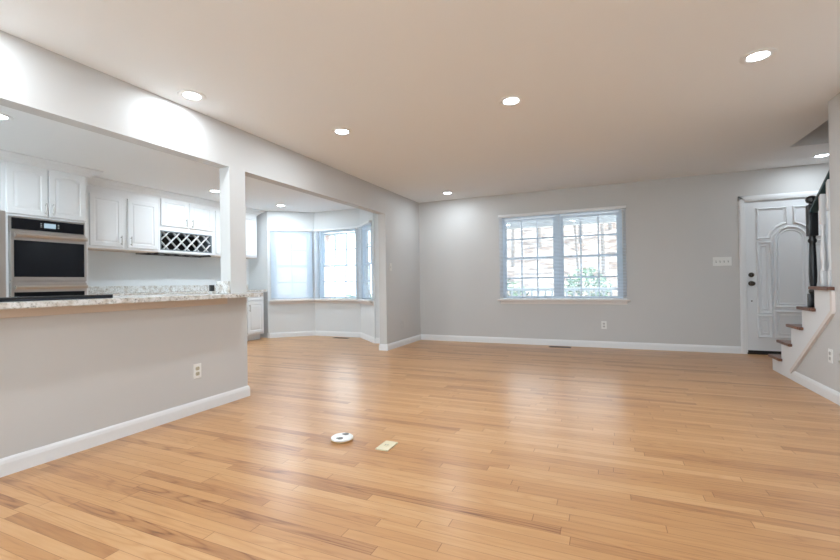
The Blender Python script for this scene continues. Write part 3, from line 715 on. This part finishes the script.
MB().box(-.036, .036, -.058, .058, 0, .005, .003).build('cover_plate', m_wallplate, root); MB().lathe([(.007, .005), (.007, .012), (.003, .013)], (0, 0, 0), 12).build('jack', m_nick, root, True)
def switch(p, normal, n, label):
    root = empty('light_switch', p, label, 'light switch'); root.matrix_world = plate_mtx(p, normal); w_ = .036+.023*(n-1)+.002*(n > 1)
    MB().box(-w_, w_, -.06, .06, 0, .006, .003).build('cover_plate', m_plate if n > 1 else m_wallplate2, root)
    for k in range(n):
        x = (k-(n-1)/2)*.046
        s = MB(); s.box(x-.006, x+.006, -.013, .013, .006, .0068); so = s.build('slot', m_plate2, root)
        s = MB(); s.prism([(.006, -.004), (.006, .006), (.018, .011), (.019, .005)], x-.004, x+.004, lambda q, h: (h, q[1], q[0])); s.build('toggle', m_plate, root)
m_wallplate2 = mat('ivory_switch_plate', (.70, .68, .64), .4)
switch((4.487, 0, 1.242), (0, -1, 0), 4, 'white four-gang light switch on the back wall left of the door')
switch((0, -1.121, 1.264), (1, 0, 0), 1, 'single light switch on the left wall beside the doorway to the nook')
def vent(x0, x1, y0, y1, label):
    root = empty('floor_vent', ((x0+x1)/2, (y0+y1)/2, 0), label, 'floor vent', 'floor registers'); O = ((x0+x1)/2, (y0+y1)/2, 0)
    c = MB(O); e = .014
    c.box(x0, x1, y0, y0+e, .0, .006); c.box(x0, x1, y1-e, y1, .0, .006); c.box(x0, x0+e, y0+e, y1-e, .0, .006); c.box(x1-e, x1, y0+e, y1-e, .0, .006); c.build('frame', m_bronze, root)
    c = MB(O); c.box(x0+e, x1-e, y0+e, y1-e, .0005, .0015); c.build('backing', m_darkgap, root)
    c = MB(O); k = int((x1-x0)/.018)
    for i in range(1, k): x = x0+(x1-x0)*i/k; c.box(x-.003, x+.003, y0+e, y1-e, .0015, .005)
    c.build('louver', m_bronze, root)
vent(2.22, 2.54, -.20, -.09, 'brown metal floor vent by the back wall below the double window')
vent(-1.68, -1.36, -.29, -.19, 'brown metal floor vent under the middle bay window')
# floor boxes
cx_, cy_ = 1.435, -4.585
root = empty('floor_outlet', (cx_, cy_, 0), 'round white raised floor outlet with two dark openings on the oak floor', 'floor outlet'); O = (cx_, cy_, 0)
c = MB(O); c.lathe([(.068, 0), (.073, .003), (.073, .010), (.068, .013)], (cx_, cy_, 0), 32); c.build('brass_base', mat('aged_brass', (.55, .38, .18), .35, .7), root, True)
c = MB(O); c.lathe([(.071, .012), (.071, .020), (.064, .025), (.002, .026)], (cx_, cy_, 0), 32); top = c.build('white_cover', m_plate, root, True)
for a, (dx, dy) in ((.3, (.012, -.040)), (.3, (.004, .040))):
    c = MB(O); c.lathe([(.019, .0255), (.019, .0275), (.002, .028)], (cx_+dx, cy_+dy, 0), 16); c.box(cx_+dx-.024, cx_+dx+.006, cy_+dy-.014, cy_+dy+.002, .0262, .0285, .001); c.build('socket_opening', m_plate2, root, True)
px0, px1, py0, py1 = 1.718, 1.803, -4.648, -4.508
root = empty('floor_outlet_plate', ((px0+px1)/2, (py0+py1)/2, 0), 'flat almond rectangular outlet plate on the floor right of the round one', 'floor outlet'); O = ((px0+px1)/2, (py0+py1)/2, 0)
c = MB(O); c.box(px0, px1, py0, py1, 0, .010, .003); c.build('cover_plate', m_almond, root)
c = MB(O); mx_, my_ = (px0+px1)/2, (py0+py1)/2
c.lathe([(.020, .010), (.020, .012), (.002, .0125)], (mx_, my_, 0), 20); pl = c.build('socket', m_almond, root, True)
c = MB(O); c.box(mx_-.010, mx_-.005, my_-.006, my_+.006, .0125, .0132); c.box(mx_+.005, mx_+.010, my_-.006, my_+.006, .0125, .0132); c.build('slot', m_plate2, pl)

# ------------------------------------------------------------------ outdoors
g_ = MB(); nx_, ny_ = 44, 30
def hz_(x, y):
    s = max(0, (y-4.5)/20); hill = 7.0*s**1.1*(1/(1+math.exp(-(x+1.2+.35*y)*1.2)))
    return -.55+hill+.12*math.sin(x*1.3+y)*math.cos(y*.9)
vs = [[g_._v((-26+i*1.3, .6+j*1.1, hz_(-26+i*1.3, .6+j*1.1))) for i in range(nx_)] for j in range(ny_)]
for j in range(ny_-1):
    for i in range(nx_-1): g_.bm.faces.new((vs[j][i], vs[j][i+1], vs[j+1][i+1], vs[j+1][i]))
go = struct('ground', g_, m_leaf, 'leaf-strewn yard rising to a wooded bank outside the back window', 'ground', True)
lp = [(-26, .7), (-2.6, .7), (-7.5, 14), (-14, 30), (-26, 30)]
struct('lawn', MB().prism(lp, -.56, -.40, lambda p, h: (p[0], p[1], h)), m_lawn, 'pale green lawn outside the bay windows', 'ground')
rf = MB(); rf.prism([(-10.2, 2.72), (.75, 2.72), (.75, 2.9), (-4.7, 6.0), (-10.2, 2.9)], -4.1, 6.6, lambda p, h: (h, p[0], p[1]))
m_conc = mat('pale_bounce_concrete', (.76, .76, .75), .9); bump(m_conc, 8, .1, .005)
struct('ground_front_bounce', MB().box(-26, 30, -40, .6, -.75, -.56), m_conc, 'unseen pale concrete behind the viewer, added to throw light up onto the ceiling', 'ground')  # unseen reflector, added to send sunlight up through the front glazing
struct('roof', rf, m_roof, 'unseen grey gable roof added over the house to block the sun', 'roof')  # out of view, added to keep direct sun off the bay windows
struct('front_sun_blocker', MB().box(-4, 7, -11.0, FY-.15, 2.5, 2.6), m_porch, 'unseen white overhang added above the glazing behind the viewer to block the sun', 'porch')  # unseen sun blocker added over the front glazing
# porch behind the double window
struct('porch_floor', MB().box(-.3, 6.6, .16, 2.0, -.16, -.06), m_deck, 'grey porch floor outside the back window', 'porch')
c = MB(); c.box(-.3, 6.6, .16, 2.05, 2.52, 2.62); c.box(-.3, 6.6, 1.75, 1.95, 2.10, 2.52)
struct('porch_roof', c, m_porch, 'white porch ceiling and beam seen at the top of the back window', 'porch')
root = empty('porch_railing', (0, 1.82, -.06), 'white porch railing with square balusters seen low in the back window', 'railing'); O = (0, 1.82, -.06)
c = MB(O); c.box(-.11, 6.41, 1.78, 1.86, .82, .865, .006); c.build('top_rail', m_porch, root)
c = MB(O); c.box(-.11, 6.41, 1.80, 1.84, .05, .09); c.build('bottom_rail', m_porch, root)
for i in range(49):
    x = -.06+i*.133; c = MB(O); c.box(x-.017, x+.017, 1.803, 1.837, .088, .822); c.build('baluster', m_porch, root)
for x in (-.2, 6.5):
    c = MB((x, 1.85, -.06)); c.box(x-.07, x+.07, 1.78, 1.92, -.06, 2.10, .01); tag(c.build('porch_post', m_porch), 'white porch post at the %s end of the railing' % ('left' if x < 1 else 'right'), 'post', 'porch posts')
# bare trees on the bank
def tree(x, y, h, r, seed, label):
    rnd = random.Random(seed); z = hz_(x, y)-.1
    root = empty('bare_tree', (x, y, z), label, 'tree', 'bare trees on the bank'); c = MB((x, y, z))
    p = Vector((x, y, z)); lean = Vector((rnd.uniform(-.05, .05), rnd.uniform(-.05, .05), 1)); k = 5
    pts_ = [p+lean*(h*i/k)+Vector((rnd.uniform(-.05, .05), rnd.uniform(-.05, .05), 0))*i*.5 for i in range(k+1)]
    for i in range(k): c.tube(pts_[i], pts_[i+1], r*(1-.14*i), r*(1-.14*(i+1)), 8)
    c.build('trunk', m_bark, root, True)
    b = MB((x, y, z))
    for i in range(14):
        t_ = rnd.uniform(.25, .95); q = pts_[0].lerp(pts_[-1], t_); a = rnd.uniform(0, 2*PI); ln = h*rnd.uniform(.08, .17)
        e_ = q+Vector((math.cos(a)*ln, math.sin(a)*ln, ln*rnd.uniform(.5, 1.1))); b.tube(q, e_, r*.3, r*.08, 5)
        for _ in range(3):
            m_p = q.lerp(e_, rnd.uniform(.3, .9)); a2 = a+rnd.uniform(-1, 1); b.tube(m_p, m_p+Vector((math.cos(a2), math.sin(a2), rnd.uniform(.3, 1)))*ln*.45, r*.12, r*.03, 4)
    b.build('branches', m_bark, root)
TR = [(.9, 18, 11, .11, 'distant slim bare tree on the bank behind the left sash'), (2.30, 8.0, 6, .05, 'thin sapling on the bank behind the window mullion'), (3.35, 17, 11, .1, 'distant bare tree on the bank behind the right sash'), (-.6, 11.5, 10, .09, 'bare tree on the bank behind the left edge of the back window'), (1.2, 11, 9, .10, 'slim bare tree on the bank behind the left sash'), (2.0, 15, 10, .12, 'bare tree high on the bank at the middle of the back window'), (3.0, 10.5, 9, .08, 'thin bare tree on the bank behind the right sash'), (3.7, 13, 11, .13, 'thick bare tree behind the right edge of the back window'), (4.6, 16, 11, .12, 'far bare tree on the bank to the right'), (.2, 14, 10, .12, 'bare tree on the bank left of the back window'), (-6.6, 9.0, 8, .09, 'bare tree in the yard seen through the middle bay window'), (-8.6, 15, 9, .12, 'farther bare tree seen through the bay window'), (-4.2, 12, 9, .1, 'bare tree in the yard right of the bay view')]
for i, (x, y, h, r, lb) in enumerate(TR): tree(x, y, h, r, 30+i, lb)
def bush(x, y, h, w_, seed, label):
    rnd = random.Random(seed); z = hz_(x, y)-.05
    root = empty('evergreen_bush', (x, y, z), label, 'bush', 'green bushes in the yard')
    c = MB((x, y, z))
    for i in range(5):
        a = rnd.uniform(0, 2*PI); c.tube((x, y, z), (x+math.cos(a)*w_*.5, y+math.sin(a)*w_*.5, z+h*.7), .02, .006, 5)
    c.build('stems', m_bark, root)
    c = MB((x, y, z))
    for i in range(420):
        u_, v_ = rnd.uniform(0, 2*PI), rnd.uniform(-.8, 1); rr = rnd.uniform(.6, 1)
        p = Vector((x+math.cos(u_)*math.sqrt(1-v_*v_)*w_*rr, y+math.sin(u_)*math.sqrt(1-v_*v_)*w_*rr, z+h*(.5+.5*v_*rr)))
        d1 = Vector((rnd.uniform(-1, 1), rnd.uniform(-1, 1), rnd.uniform(-.4, 1))).normalized()*.085; d2 = d1.orthogonal().normalized()*.035
        c.face([p-d1, p+d2, p+d1, p-d2])
    c.build('foliage', m_green, root)
bush(.35, 5.2, 1.55, .75, 1, 'green bush behind the railing low in the left sash')
bush(2.55, 6.6, 1.5, .7, 2, 'green bush behind the middle of the double window')
bush(-4.35, 5.6, 1.1, .7, 3, 'low green bush outside the middle bay window')
bush(-5.6, 7.2, 1.3, .9, 4, 'green bush farther out in the bay window view')
# neighbouring brick wing seen through the closed left blind
root = empty('brick_house', (-9.5, 3.0, -.6), 'pale brick house with grey roof seen through the left bay window', 'house'); O = (-9.5, 3.0, -.6)
c = MB(O); c.box(-12, -5.15, 1.8, 4.5, -.7, 2.62); c.build('wall', m_brick, root)
c = MB(O); c.prism([(1.4, 2.60), (4.75, 2.60), (4.75, 2.8), (3.1, 4.0), (1.4, 2.8)], -12.4, -4.95, lambda p, h: (h, p[0], p[1])); c.build('roof', m_roof, root)
